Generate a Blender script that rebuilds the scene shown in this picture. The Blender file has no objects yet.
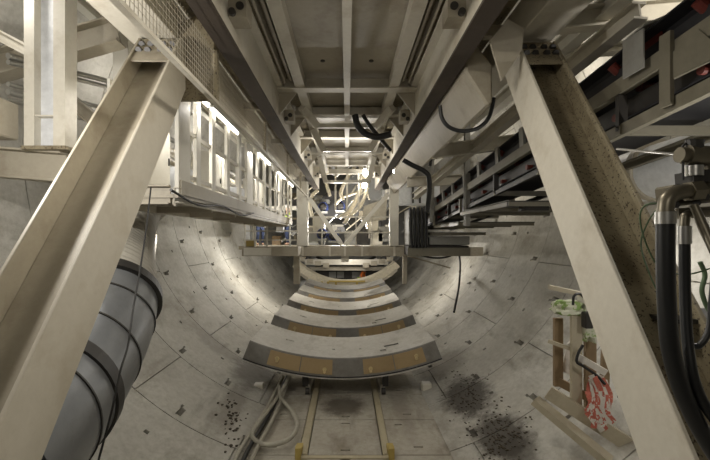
import bpy, bmesh, math, random
from mathutils import Vector, Matrix
random.seed(7)
PI = math.pi
S = bpy.context.scene
COL = S.collection
F = 396.0; U0, V0 = 347.0, 238.0
CZ = 4.235            # eye height above the lowest point of the tunnel; coordinates below are relative to the eye
RAD = 5.95; AX = 1.715  # lining radius and height of the tunnel axis above the eye
FL = -3.925           # top of the invert slabs
V = Vector

def at(u, v, Y):
    return V(((u-U0)*Y/F, Y, (V0-v)*Y/F))
def atx(u, v, X):
    return at(u, v, X*F/(u-U0))
def atz(u, v, Z):
    return at(u, v, Z*F/(V0-v))
def lining(u, v, r=RAD):
    a = (u-U0)/F; b = (V0-v)/F
    A = a*a+b*b; B = -2*b*AX; C = AX*AX-r*r
    t = (-B+math.sqrt(B*B-4*A*C))/(2*A)
    return V((a*t, t, b*t))

# ------------------------------------------------------------------ materials
def nodes_of(name):
    m = bpy.data.materials.new(name); m.use_nodes = True
    nt = m.node_tree; nt.nodes.clear()
    out = nt.nodes.new('ShaderNodeOutputMaterial'); b = nt.nodes.new('ShaderNodeBsdfPrincipled')
    nt.links.new(b.outputs[0], out.inputs[0])
    return m, nt, b
def mix(nt, fac, a, b, mode='MIX'):
    n = nt.nodes.new('ShaderNodeMix'); n.data_type = 'RGBA'; n.blend_type = mode
    for s, val in ((0, fac), (6, a), (7, b)):
        if hasattr(val, 'is_output') or isinstance(val, bpy.types.NodeSocket): nt.links.new(val, n.inputs[s])
        elif s == 0: n.inputs[0].default_value = val
        else: n.inputs[s].default_value = (*val, 1)
    return n.outputs[2]
def noise(nt, co, scale, detail=6, rough=.6, stretch=None):
    if stretch:
        mp = nt.nodes.new('ShaderNodeMapping'); mp.inputs['Scale'].default_value = stretch
        nt.links.new(co, mp.inputs[0]); co = mp.outputs[0]
    n = nt.nodes.new('ShaderNodeTexNoise'); n.inputs['Scale'].default_value = scale
    n.inputs['Detail'].default_value = detail; n.inputs['Roughness'].default_value = rough
    nt.links.new(co, n.inputs['Vector']); return n.outputs['Fac']
def ramp(nt, f, lo, hi):
    n = nt.nodes.new('ShaderNodeMapRange'); n.inputs[1].default_value = lo; n.inputs[2].default_value = hi
    nt.links.new(f, n.inputs[0]); return n.outputs[0]
def world_co(nt):
    g = nt.nodes.new('ShaderNodeNewGeometry'); return g.outputs['Position']
def bump(nt, b, f, strength, dist=.01):
    n = nt.nodes.new('ShaderNodeBump'); n.inputs['Strength'].default_value = strength; n.inputs['Distance'].default_value = dist
    nt.links.new(f, n.inputs['Height']); nt.links.new(n.outputs[0], b.inputs['Normal'])
M = {}
def paint(name, col, dirt, amount=.5, rough=.55, metal=0, lo=.52, hi=.75, scale=1.6, speck=None):
    m, nt, b = nodes_of(name); co = world_co(nt)
    a = ramp(nt, noise(nt, co, scale, 8, .65), lo, hi)
    mul = nt.nodes.new('ShaderNodeMath'); mul.operation = 'MULTIPLY'; mul.inputs[1].default_value = amount; nt.links.new(a, mul.inputs[0])
    c = mix(nt, mul.outputs[0], col, dirt)
    f2 = ramp(nt, noise(nt, co, 14, 6, .7), .35, .75)
    m2 = nt.nodes.new('ShaderNodeMath'); m2.operation = 'MULTIPLY'; m2.inputs[1].default_value = .25*amount; nt.links.new(f2, m2.inputs[0])
    c = mix(nt, m2.outputs[0], c, tuple(x*.6 for x in dirt))
    if speck:
        f3 = ramp(nt, noise(nt, co, 38, 5, .65), speck[0], speck[0]+.05)
        c = mix(nt, f3, c, speck[1])
    nt.links.new(c, b.inputs['Base Color'])
    b.inputs['Roughness'].default_value = rough; b.inputs['Metallic'].default_value = metal
    bump(nt, b, noise(nt, co, 30, 4), .12, .004)
    M[name] = m; return m
def plain(name, col, rough=.5, metal=0, emit=None):
    m, nt, b = nodes_of(name); co = world_co(nt)
    c = mix(nt, ramp(nt, noise(nt, co, 9, 5), .3, .8), col, tuple(x*.72 for x in col))
    nt.links.new(c, b.inputs['Base Color'])
    b.inputs['Roughness'].default_value = rough; b.inputs['Metallic'].default_value = metal
    if emit:
        b.inputs['Emission Color'].default_value = (*emit[0], 1); b.inputs['Emission Strength'].default_value = emit[1]
    M[name] = m; return m

paint('cream', (.60,.57,.49), (.30,.24,.15), .55)
paint('cream_clean', (.66,.64,.57), (.38,.32,.22), .4)
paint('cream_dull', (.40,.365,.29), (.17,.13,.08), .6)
paint('cream_rust', (.30,.265,.18), (.12,.085,.045), .75, lo=.4, hi=.7, speck=(.565,(.05,.032,.02)))
paint('leg_side', (.62,.58,.49), (.36,.28,.16), .5, speck=(.73,(.16,.09,.05)))
paint('grey_steel', (.30,.30,.28), (.13,.11,.08), .6, rough=.45)
paint('olive_steel', (.20,.185,.14), (.09,.08,.05), .6, rough=.5)
paint('black_steel', (.028,.026,.024), (.06,.05,.035), .5, rough=.5)
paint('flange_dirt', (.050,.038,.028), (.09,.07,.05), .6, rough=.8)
paint('rail_paint', (.46,.41,.28), (.22,.17,.10), .6)
paint('yellow_paint', (.42,.32,.09), (.25,.16,.05), .6)
plain('belt_rubber', (.018,.018,.022), .6)
plain('hose_rubber', (.014,.015,.016), .42)
plain('cable_rubber', (.02,.02,.02), .5)
paint('galvanised', (.25,.262,.275), (.15,.15,.145), .5, rough=.33, metal=.45, scale=3)
paint('duct_hose', (.40,.38,.33), (.25,.22,.17), .5, rough=.6)
paint('brass_steel', (.21,.19,.145), (.10,.08,.05), .6, rough=.38, metal=.7)
paint('bright_steel', (.5,.5,.48), (.3,.27,.2), .5, rough=.3, metal=.8)
plain('brass', (.75,.62,.36), .3, .6)
paint('packing', (.36,.265,.14), (.22,.15,.075), .55, rough=.8)
paint('red_paint', (.16,.03,.022), (.15,.04,.03), .5)
paint('wood', (.30,.215,.125), (.18,.12,.07), .6, rough=.8, scale=3)
paint('wood_pale', (.50,.45,.34), (.30,.25,.17), .5, rough=.8, scale=3)
plain('blue_paint', (.025,.045,.17), .4)
plain('pipe_cream', (.66,.60,.46), .45)
plain('canvas', (.62,.58,.48), .8)
plain('hi_vis_yellow', (.55,.80,.06), .7)
plain('hi_vis_orange', (.85,.20,.03), .7)
plain('navy_cloth', (.03,.045,.10), .85)
plain('skin', (.55,.34,.24), .6)
plain('helmet_white', (.8,.8,.78), .35)
plain('red_tape', (.62,.17,.12), .5)
plain('white_tape', (.80,.76,.70), .5)
plain('cable_green', (.10,.16,.08), .6)
plain('hose_grey', (.42,.40,.33), .6)
plain('tube_glow', (.9,.9,.85), .5, 0, ((1,.93,.80), 9))
plain('lamp_glow', (.9,.9,.85), .5, 0, ((1,.95,.86), 25))
plain('mud', (.085,.07,.05), .9)
plain('white_plastic', (.70,.72,.74), .5)

def bag_cloth():
    m, nt, b = nodes_of('bag_cloth'); co = world_co(nt)
    c = mix(nt, ramp(nt, noise(nt, co, 9, 3), .5, .56), (.70,.72,.58), (.30,.45,.14))
    nt.links.new(c, b.inputs['Base Color']); b.inputs['Roughness'].default_value = .7; M['bag_cloth'] = m
bag_cloth()

def concrete(name, base, dark, light, stains=()):
    m, nt, b = nodes_of(name); co = world_co(nt)
    c = mix(nt, ramp(nt, noise(nt, co, .55, 8, .62), .38, .66), base, light)
    c = mix(nt, ramp(nt, noise(nt, co, 1.1, 9, .7, (1,.6,1)), .52, .72), c, dark)
    c = mix(nt, ramp(nt, noise(nt, co, 1.6, 6, .6, (1.6,.35,1.6)), .58, .82), c, tuple(x*.8 for x in dark))
    f2 = noise(nt, co, 9, 8, .75)
    mm = nt.nodes.new('ShaderNodeMath'); mm.operation = 'MULTIPLY'; mm.inputs[1].default_value = .55
    nt.links.new(ramp(nt, f2, .42, .75), mm.inputs[0])
    c = mix(nt, mm.outputs[0], c, dark)
    for (px, py, rx, ry, col, amt) in stains:      # stains lying at fixed places, ragged edges
        mp = nt.nodes.new('ShaderNodeMapping'); mp.vector_type = 'POINT'
        mp.inputs['Location'].default_value = (-px/rx, -py/ry, 0); mp.inputs['Scale'].default_value = (1/rx, 1/ry, 0)
        nt.links.new(co, mp.inputs[0])
        ln = nt.nodes.new('ShaderNodeVectorMath'); ln.operation = 'LENGTH'; nt.links.new(mp.outputs[0], ln.inputs[0])
        ad = nt.nodes.new('ShaderNodeMath'); ad.operation = 'ADD'; nt.links.new(ln.outputs['Value'], ad.inputs[0])
        nn = nt.nodes.new('ShaderNodeMath'); nn.operation = 'MULTIPLY'; nn.inputs[1].default_value = 1.3
        nt.links.new(noise(nt, co, 4, 8, .75), nn.inputs[0]); nt.links.new(nn.outputs[0], ad.inputs[1])
        mk = nt.nodes.new('ShaderNodeMapRange'); mk.inputs[1].default_value = 1.75; mk.inputs[2].default_value = 1.25; mk.inputs[3].default_value = 0; mk.inputs[4].default_value = amt
        nt.links.new(ad.outputs[0], mk.inputs[0])
        c = mix(nt, mk.outputs[0], c, col)
    nt.links.new(c, b.inputs['Base Color']); b.inputs['Roughness'].default_value = .72
    bump(nt, b, f2, .25, .006)
    M[name] = m
DK = (.05,.042,.032)
def st(u, v, ru, rv, amt=.8, col=DK):       # a stain on the lining at this place
    p = lining(u, v); k = p.y/F
    return (p.x, p.y, ru*k, rv*k*2.2, col, amt)
def sf(u, v, ru, rv, amt=.8, col=DK):
    p = atz(u, v, FL); return (p.x, p.y, ru*p.y/F, abs(rv/F*p.y*p.y/FL), col, amt)
concrete('lining_concrete', (.43,.415,.37), (.26,.24,.195), (.56,.55,.50),
   [st(466,396,24,22,.9), st(500,436,26,22,.9), st(520,450,20,14,.6), st(215,345,30,7,.45,(.2,.18,.15)),
    st(440,365,30,14,.45,(.12,.105,.085)), st(255,372,22,20,.6,(.10,.085,.07)), st(232,405,12,26,.5,(.15,.13,.10))])
concrete('slab_concrete', (.40,.37,.31), (.22,.19,.14), (.47,.45,.385),
   [sf(343,406,24,11,.85,(.10,.085,.065)), sf(400,380,22,8,.55,(.14,.12,.09)), sf(455,440,14,26,.7,(.09,.075,.06)), sf(272,386,24,14,.5,(.13,.11,.085)), sf(398,398,10,40,.35,(.16,.13,.10))])
concrete('segment_concrete', (.50,.485,.44), (.32,.295,.245), (.60,.585,.54))
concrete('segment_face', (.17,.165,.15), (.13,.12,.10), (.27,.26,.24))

# ------------------------------------------------------------------ mesh collecting helpers
class MB:
    def __init__(s): s.v = []; s.f = []
    def quadlist(s, vs, fs):
        n = len(s.v); s.v += [V(x) for x in vs]; s.f += [tuple(n+i for i in f) for f in fs]; return s
    def box(s, x0, x1, y0, y1, z0, z1):
        return s.quadlist([(x0,y0,z0),(x1,y0,z0),(x1,y1,z0),(x0,y1,z0),(x0,y0,z1),(x1,y0,z1),(x1,y1,z1),(x0,y1,z1)],
            [(0,3,2,1),(4,5,6,7),(0,1,5,4),(1,2,6,5),(2,3,7,6),(3,0,4,7)])
    def beam(s, p0, p1, w, h, up=(0,0,1), dx=0, dz=0):
        p0 = V(p0); p1 = V(p1); d = (p1-p0).normalized(); side = d.cross(V(up)).normalized(); u = side.cross(d).normalized()
        o = side*dx+u*dz; a = side*w/2; b = u*h/2
        vs = [p0+o-a-b, p0+o+a-b, p0+o+a+b, p0+o-a+b, p1+o-a-b, p1+o+a-b, p1+o+a+b, p1+o-a+b]
        return s.quadlist(vs, [(0,3,2,1),(4,5,6,7),(0,1,5,4),(1,2,6,5),(2,3,7,6),(3,0,4,7)])
    def ibeam(s, p0, p1, w, h, tf=.03, tw=.025, up=(0,0,1)):
        s.beam(p0, p1, w, tf, up, 0, h/2-tf/2); s.beam(p0, p1, w, tf, up, 0, -h/2+tf/2)
        return s.beam(p0, p1, tw, h-2*tf, up)
    def channel(s, p0, p1, w, h, t=.02, side=1, up=(0,0,1)):
        s.beam(p0, p1, t, h, up, side*(w/2-t/2), 0)
        s.beam(p0, p1, w-t, t, up, -side*t/2, h/2-t/2); return s.beam(p0, p1, w-t, t, up, -side*t/2, -h/2+t/2)
    def tube(s, pts, r, n=10, cap=True):
        pts = [V(p) for p in pts]; rr = r if isinstance(r, (list, tuple)) else [r]*len(pts)
        base = len(s.v); ref = None
        for i, p in enumerate(pts):
            d = (pts[min(i+1, len(pts)-1)]-pts[max(i-1, 0)]).normalized()
            if ref is None:
                ref = d.cross(V((0,0,1)) if abs(d.z) < .9 else V((1,0,0))).normalized()
            ref = (ref-d*ref.dot(d)).normalized(); o = d.cross(ref)
            for k in range(n):
                t = 2*PI*k/n; s.v.append(p+(ref*math.cos(t)+o*math.sin(t))*rr[i])
        for i in range(len(pts)-1):
            for k in range(n):
                a = base+i*n+k; b = base+i*n+(k+1) % n
                s.f.append((a, b, b+n, a+n))
        if cap:
            s.f.append(tuple(base+k for k in range(n))[::-1]); s.f.append(tuple(base+(len(pts)-1)*n+k for k in range(n)))
        return s
    def cyl(s, p0, p1, r, n=14): return s.tube([p0, p1], r, n)
    def prism(s, poly, y0, y1, axis='y'):
        n = len(poly); b = len(s.v)
        for y in (y0, y1):
            for (a, c) in poly: s.v.append(V((a, y, c)) if axis == 'y' else (V((y, a, c)) if axis == 'x' else V((a, c, y))))
        s.f.append(tuple(b+i for i in range(n))); s.f.append(tuple(b+n+i for i in range(n))[::-1])
        for i in range(n): s.f.append((b+i, b+n+i, b+n+(i+1) % n, b+(i+1) % n))
        return s
    def build(s, name, mat, parent=None, smooth=False, bevel=0):
        me = bpy.data.meshes.new(name)
        xs = [p.x for p in s.v]; ys = [p.y for p in s.v]; zs = [p.z for p in s.v]
        org = V(((min(xs)+max(xs))/2, (min(ys)+max(ys))/2, min(zs)))
        me.from_pydata([tuple(p-org) for p in s.v], [], s.f)
        bm = bmesh.new(); bm.from_mesh(me); bmesh.ops.recalc_face_normals(bm, faces=bm.faces); bm.to_mesh(me); bm.free()
        if smooth:
            for p in me.polygons: p.use_smooth = True
            me.set_sharp_from_angle(angle=math.radians(45))
        o = bpy.data.objects.new(name, me); COL.objects.link(o)
        me.materials.append(M[mat] if isinstance(mat, str) else mat)
        wl = org+V((0,0,CZ))
        if parent is not None:
            base = V(parent.location); q = parent.parent
            while q is not None: base += V(q.location); q = q.parent
            o.parent = parent; o.location = wl-base
        else: o.location = wl
        if bevel:
            bv = o.modifiers.new('bevel', 'BEVEL'); bv.width = bevel; bv.segments = 1; bv.limit_method = 'ANGLE'
        return o
def empty(name, p):
    o = bpy.data.objects.new(name, None); COL.objects.link(o); o.location = V(p)+V((0,0,CZ)); o.empty_display_size = .1; return o
def tag(o, label=None, cat=None, group=None, kind=None):
    if label: o['label'] = label
    if cat: o['category'] = cat
    if group: o['group'] = group
    if kind: o['kind'] = kind
    return o
def thing(name, p, label, cat, group=None): return tag(empty(name, p), label, cat, group)
def struct(mb, name, mat, **k): return tag(mb.build(name, mat, **k), kind='structure')
def curve_pts(pts, n=8):
    pts = [V(p) for p in pts]; P = [2*pts[0]-pts[1]]+pts+[2*pts[-1]-pts[-2]]; out = []
    for i in range(1, len(P)-2):
        for k in range(n):
            t = k/n; a, b, c, d = P[i-1:i+3]
            out.append(.5*((2*b)+(c-a)*t+(2*a-5*b+4*c-d)*t*t+(3*b-a-3*c+d)*t**3))
    out.append(pts[-1]); return out

# ------------------------------------------------------------------ the setting: segmental lining
def lining_mesh(t_from, t_to, y_first=-7, y_last=42, key=0):
    """rings of bolted segments with chamfered joints and bolt pockets; angles in degrees from the lowest point"""
    mb = MB(); k = 0
    k0 = int((y_first-1.28)//2)
    for ring in range(k0, int((y_last-1.28)//2)+1):
        ya = 1.28+2*ring; yb = ya+2
        off = 66.2 if ring % 2 == 0 else 45.5
        t = off-43.2*12
        while t < t_to:
            a, b = t, t+43.2; t += 43.2
            if b <= t_from or a >= t_to: continue
            g = math.degrees(.013/RAD); gy = .013; n = 16
            holes = [(a, a+g, ya, yb, .05), (b-g, b, ya, yb, .05), (a, b, ya, ya+gy, .05), (a, b, yb-gy, yb, .05)]
            for fr in (.2, .5, .8):
                c = a+43.2*fr
                holes.append((c-.55, c+.55, ya+.14, ya+.42, .16)); holes.append((c-.8, c-.3, ya+.42, ya+.52, .13))
            for fr in (.35, .68): c = a+43.2*fr; holes.append((c-.42, c+.42, ya+1.25, ya+1.34, .14))
            T = [a+43.2*i/n for i in range(n+1)]; Y = [ya, yb]
            for p in holes: T += [p[0], p[1]]; Y += [p[2], p[3]]
            T = sorted({round(x, 4) for x in T+[t_from, t_to] if max(a, t_from)-1e-4 <= x <= min(b, t_to)+1e-4}); Y = sorted({round(x, 4) for x in Y})
            idx = {}
            def vid(i, j, d):
                if (i, j, d) not in idx:
                    idx[(i, j, d)] = len(mb.v); r_ = math.radians(T[i]); r = RAD+d
                    mb.v.append(V((r*math.sin(r_), Y[j], AX-r*math.cos(r_))))
                return idx[(i, j, d)]
            D = [[max([p[4] for p in holes if p[0] < (T[i]+T[i+1])/2 < p[1] and p[2] < (Y[j]+Y[j+1])/2 < p[3]], default=0) for j in range(len(Y)-1)] for i in range(len(T)-1)]
            for i in range(len(T)-1):
                for j in range(len(Y)-1):
                    d = D[i][j]
                    mb.f.append((vid(i, j, d), vid(i+1, j, d), vid(i+1, j+1, d), vid(i, j+1, d)))
                    if i+1 < len(T)-1 and D[i+1][j] != d: e = D[i+1][j]; mb.f.append((vid(i+1, j, d), vid(i+1, j+1, d), vid(i+1, j+1, e), vid(i+1, j, e)))
                    if j+1 < len(Y)-1 and D[i][j+1] != d: e = D[i][j+1]; mb.f.append((vid(i, j+1, d), vid(i+1, j+1, d), vid(i+1, j+1, e), vid(i, j+1, e)))
    return mb
def lining_obj(mb, name):
    o = mb.build(name, 'lining_concrete'); tag(o, kind='structure'); return o
lining_obj(lining_mesh(18, 125), 'wall_right')
lining_obj(lining_mesh(-125, -18), 'wall_left')
lining_obj(lining_mesh(125, 235), 'ceiling')
lining_obj(lining_mesh(-18, 18), 'floor')
mb = MB()                                    # shield bulkhead closing the tunnel at the far end
poly = [(RAD*1.0*math.cos(2*PI*k/48), AX+RAD*math.sin(2*PI*k/48)) for k in range(48)]
mb.prism(poly, 36, 36.3); struct(mb, 'wall_back', 'grey_steel')

# ------------------------------------------------------------------ invert slabs
def arc_bottom(x0, x1, y0, y1, top=FL, gap=.012):
    xs = [x0+(x1-x0)*i/8 for i in range(9)]
    poly = [(x, min(top-.03, AX-math.sqrt((RAD-.03)**2-x*x)+.0)) for x in xs]+[(x1, top), (x0, top)]
    return MB().prism(poly, y0+gap, y1-gap)
def slab(x0, x1, y0, y1, slots):
    """slab with narrow lifting slots sunk in its top"""
    mb = arc_bottom(x0, x1, y0, y1, FL-.04)
    xs = sorted({x0, x1, *[s[0] for s in slots], *[s[1] for s in slots]}); ys = sorted({y0+.012, y1-.012, *[s[2] for s in slots], *[s[3] for s in slots]})
    for i in range(len(xs)-1):
        for j in range(len(ys)-1):
            xm, ym = (xs[i]+xs[i+1])/2, (ys[j]+ys[j+1])/2
            if any(s[0] < xm < s[1] and s[2] < ym < s[3] for s in slots): continue
            mb.box(xs[i], xs[i+1], ys[j], ys[j+1], FL-.041, FL)
    return mb
seams = [4.38, 5.77, 7.16, 8.55, 9.94, 11.33, 12.72, 14.1]
where = ['nearest the viewer', 'second from the viewer', 'third from the viewer', 'just short of the stacked segments', 'under the nearest curved segment', 'under the gap behind the first segment', 'farthest in its row']
for j in range(len(seams)-1):
    y0, y1 = seams[j], seams[j+1]
    for (nm, x0, x1, txt) in (('c', -.70, .63, 'central row between the rails'), ('l', -1.9, -.89, 'left-hand row beside the hoses'), ('r', .80, 1.9, 'right-hand row beside the mud')):
        if nm == 'c': sl = [(-.12, .06, y0+.14, y0+.19), (-.12, .06, y1-.19, y1-.14)]
        else:
            xm = (x0+x1)/2; sl = [(xm-.1, xm+.08, y0+.25, y0+.30)]
            if nm == 'r': sl.append((xm-.35, xm-.2, y1-.25, y1-.2))
        o = slab(x0, x1, y0, y1, sl).build('concrete_slab', 'slab_concrete', bevel=0)
        tag(o, 'flat grey concrete floor slab, %s, %s' % (where[j], txt), 'floor slab', 'concrete floor slabs')
mb = arc_bottom(-1.9, 1.9, 14.1, 30, FL-.02); struct(mb, 'trim_1', 'slab_concrete')

# steel strips running between the slabs
for (x0, x1, txt) in ((-.87, -.72, 'left'), (.65, .79, 'right')):
    t = thing('floor_rail', ((x0+x1)/2, 7, FL), 'worn cream yellow steel rail strip on the slabs, %s-hand one' % txt, 'rail', 'rail strips')
    mb = MB().box(x0, x1, 7.12, 24, FL-.08, FL+.035).box(x0+.02, x1-.02, 7.12, 24, FL+.035, FL+.05); mb.build('rail_bar', 'rail_paint', t, bevel=.005)
    xo = x0 if x0 < 0 else x1
    MB().box(xo-.05, xo+.05, 7.0, 7.12, FL-.1, FL+.2).box(xo-.06, xo+.06, 7.12, 7.35, FL+.04, FL+.12).build('end_bracket', 'yellow_paint', t)
    sgn = -1 if x0 < 0 else 1
    MB().box(xo+sgn*.12-.06, xo+sgn*.12+.06, 10.0, 24, FL+.0, FL+.24).build('guide_beam', 'cream', t, bevel=.01)
    MB().cyl((xo+sgn*.12-.05, 9.9, FL+.1), (xo+sgn*.12+.05, 9.9, FL+.1), .08).build('guide_roller', 'black_steel', t)
MB().box(-.87, .79, 7.02, 7.10, FL-.1, FL+.03).build('cross_strip', 'rail_paint').parent = None
tag(bpy.data.objects['cross_strip'], 'narrow steel cross strip joining both rail ends at the bottom', 'strip')

# ------------------------------------------------------------------ stacked curved lining segments
def curved_segment(yf, label, x_c=-.11, top=-2.86, half=21.7, L=2.0, thick=.45):
    t = thing('lining_segment', (x_c, yf+L/2, top-thick), label, 'concrete segment', 'curved concrete segments on the floor track')
    axz = top+RAD
    def P(deg, y, r): a = math.radians(deg); return V((x_c+r*math.sin(a), y, axz-r*math.cos(a)))
    mb = MB(); n = 28; g = .02
    # top face with slot recesses
    slots = [(-14.6, -12.4, .95, 1.05), (10.2, 13.8, .62, .74), (-2.6, -1.9, .70, .76), (4.0, 4.6, .70, .76), (9.0, 10.4, .25, .45)]
    T = sorted({round(-half+2*half*i/n, 4) for i in range(n+1)} | {s[0] for s in slots} | {s[1] for s in slots})
    Y = sorted({g, L-g} | {s[2] for s in slots} | {s[3] for s in slots})
    for i in range(len(T)-1):
        for j in range(len(Y)-1):
            tm, ym = (T[i]+T[i+1])/2, (Y[j]+Y[j+1])/2
            dep = .035 if any(s[0] < tm < s[1] and s[2] < ym < s[3] for s in slots) else 0
            r = RAD+dep
            mb.quadlist([P(T[i], yf+Y[j], r), P(T[i+1], yf+Y[j], r), P(T[i+1], yf+Y[j+1], r), P(T[i], yf+Y[j+1], r)], [(0,1,2,3)])
            if dep:
                q = [(T[i], Y[j]), (T[i+1], Y[j]), (T[i+1], Y[j+1]), (T[i], Y[j+1])]
                for e in range(4):
                    a, b = q[e], q[(e+1) % 4]
                    mb.quadlist([P(a[0], yf+a[1], RAD), P(b[0], yf+b[1], RAD), P(b[0], yf+b[1], r), P(a[0], yf+a[1], r)], [(0,1,2,3)])
    mb.build('segment_body', 'segment_concrete', t)
    mb = MB()
    Tn = [-half+2*half*i/n for i in range(n+1)]
    for i in range(n):
        a, b = Tn[i], Tn[i+1]
        for (y0, r0, y1, r1) in ((g, RAD, 0, RAD+g), (0, RAD+g, 0, RAD+thick), (0, RAD+thick, L, RAD+thick), (L, RAD+thick, L, RAD+g), (L, RAD+g, L-g, RAD)):
            mb.quadlist([P(a, yf+y0, r0), P(b, yf+y0, r0), P(b, yf+y1, r1), P(a, yf+y1, r1)], [(0,1,2,3)])
    for s in (-half, half): mb.quadlist([P(s, yf, RAD), P(s, yf+L, RAD), P(s, yf+L, RAD+thick), P(s, yf, RAD+thick)], [(0,1,2,3)])
    mb.build('segment_edge', 'segment_face', t)
    def patch(d0, d1, r0, r1, y0, y1, name, mat, k=6):
        mb = MB()
        for i in range(k):
            a = d0+(d1-d0)*i/k; b = d0+(d1-d0)*(i+1)/k
            mb.quadlist([P(a,y0,r0),P(b,y0,r0),P(b,y1,r0),P(a,y1,r0),P(a,y0,r1),P(b,y0,r1),P(b,y1,r1),P(a,y1,r1)],
                        [(0,3,2,1),(4,5,6,7),(0,1,5,4),(2,3,7,6)]+([(3,0,4,7)] if i == 0 else [])+([(1,2,6,5)] if i == k-1 else []))
        return mb.build(name, mat, t)
    for (a, b, sx, sr) in ((-16.5, -9.4, -14.6, .2), (-9.2, -2.2, -3.9, .28), (4.6, 11.4, 6.2, .28), (11.6, 18.4, 16.6, .2)):
        pp = patch(a, b, RAD+.045, RAD+.40, yf-.014, yf-.001, 'packing_board', 'packing')
        c = P(sx, yf-.03, RAD+sr); MB().cyl(c, c+V((0,.03,0)), .05).cyl(c+V((0,-.03,-.05)), c+V((0,.02,-.05)), .035).build('dowel_socket', 'brass', t)
    patch(-half, half, RAD+thick+.0, RAD+thick+.022, yf-.02, yf+.06, 'gasket', 'belt_rubber', 28)
    patch(-half, half, RAD+thick+.024, RAD+thick+.06, yf+.0, yf+.10, 'edge_strip', 'segment_concrete', 28)
    return t
for i, (yf, lab) in enumerate([(9.43, 'nearest curved concrete lining segment with four brown packing boards'), (12.6, 'second curved concrete lining segment from the front'),
        (15.75, 'third curved concrete lining segment from the front'), (18.9, 'fourth curved concrete lining segment in deep shade'), (22.0, 'farthest curved concrete segment just before the pale arc')]):
    curved_segment(yf, lab)
    for s in (-1, 1):     # cradle feet carrying it on the guide beams
        for dy in (.5, 1.4):
            x = s*1.0-.04; y = yf+dy
            z1 = -2.86+RAD-math.sqrt((RAD+.45)**2-(x+.11)**2)
            o = MB().box(x-.07, x+.07, y-.1, y+.1, FL+.24, z1-.02).box(x-.11, x+.11, y-.13, y+.13, z1-.07, z1-.02).build('cradle_block', 'black_steel')
            tag(o, 'dark steel cradle block under the %s, %s side %s' % (['nearest segment','second segment','third segment','fourth segment','farthest segment'][i], 'left' if s < 0 else 'right', 'front' if dy < 1 else 'rear'), 'support', 'cradle blocks')

# ------------------------------------------------------------------ main gantry beams
BZ = 2.30
def main_beam(s, label):
    x0, x1 = 1.33*s, 1.565*s; a, b = min(x0, x1), max(x0, x1)
    t = thing('gantry_beam', (s*1.45, 8, BZ), label, 'steel beam')
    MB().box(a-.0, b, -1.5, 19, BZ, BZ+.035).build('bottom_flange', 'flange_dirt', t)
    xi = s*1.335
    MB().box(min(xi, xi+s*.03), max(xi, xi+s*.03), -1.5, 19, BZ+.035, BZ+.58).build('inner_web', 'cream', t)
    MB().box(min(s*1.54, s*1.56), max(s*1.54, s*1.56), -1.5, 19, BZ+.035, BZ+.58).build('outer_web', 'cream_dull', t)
    MB().box(min(s*1.22, s*1.62), max(s*1.22, s*1.62), -1.5, 19, BZ+.58, BZ+.615).build('top_flange', 'cream', t)
    for y in (4.45, 8.4, 12.4, 16):
        br = MB().box(min(s*1.13, s*1.334), max(s*1.13, s*1.334), y-.012, y+.25, BZ+.18, BZ+.42).build('pin_bracket', 'cream_dull', t)
        MB().cyl((s*1.20, y-.03, BZ+.30), (s*1.20, y, BZ+.30), .045).build('pin', 'black_steel', br)
        MB().cyl((s*1.28, y-.06, BZ+.22), (s*1.28, y-.01, BZ+.22), .04).build('pin', 'black_steel', br)
    return t
main_beam(-1, 'long steel gantry beam with dark underside, left one overhead')
main_beam(1, 'long steel gantry beam with dark underside, right one overhead')

# deck of stringers and cross beams over the track
t = thing('overhead_deck', (0, 8, 2.84), 'cream steel deck underside with crossing stringers between the two long beams', 'steel deck')
for i, (y0, y1) in enumerate(((-1.5, 2.5), (2.55, 7.2), (7.9, 9.15), (9.35, 11.2), (11.4, 13.3), (13.5, 15.6))):
    z = 3.05
    MB().box(-.82, -.05, y0, y1, z+.02, z+.05).build('deck_plate', 'cream_dull', t)
    MB().box(.05, .82, y0, y1, z+.02, z+.05).build('deck_plate', 'cream_dull', t)
MB().box(-1.2, 1.2, -1.5, 17, 3.12, 3.14).build('top_sheet', 'cream_dull', t)
for (y, hh) in ((-.5, .3), (2.5, .3), (7.62, .18), (9.25, .12), (11.3, .12), (13.4, .12), (15.6, .2), (17.6,.15)):
    MB().box(-1.33, 1.33, y-.12, y+.12, 2.84, 2.87).box(-1.2, 1.2, y-.015, y+.015, 2.87, 3.06).build('cross_beam', 'cream', t)
MB().box(-.06, .06, -1.5, 15.6, 2.82, 3.05).build('centre_stringer', 'cream', t)
for s in (-1, 1):
    MB().box(min(s*.80, s*.98), max(s*.80, s*.98), -1.5, 17.6, 2.86, 2.885).box(min(s*.80, s*.83), max(s*.80, s*.83), -1.5, 17.6, 2.885, 3.06).build('side_stringer', 'cream', t)
    MB().box(min(s*.99, s*1.33), max(s*.99, s*1.33), -1.5, 17.6, 3.06, 3.09).build('edge_plate', 'cream_rust', t)
    MB().box(min(s*1.03, s*1.07), max(s*1.03, s*1.07), -1.5, 7.4, 2.93, 3.05).box(min(s*1.14, s*1.17), max(s*1.14, s*1.17), -1.5, 7.4, 2.90, 3.05).build('angle_strip', 'cream_dull', t)
    for y in (7.75, 9.35, 11.4, 13.5, 15.7):
        MB().prism([(s*.98, 2.84), (s*1.33, 2.40), (s*1.33, 3.0), (s*.98, 3.0)], y, y+.02).build('gusset', 'cream_dull', t)
for s in (-1, 1):
    for (xx, yy) in ((s*.42, 6.95),):
        MB().cyl((xx, yy-.1, 3.055), (xx, yy-.1, 3.075), .04).build('drain_hole', 'black_steel', t)
MB().box(.18, .72, 3.9, 4.4, 3.03, 3.06).build('hatch_rim', 'cream_rust', t)
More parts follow.
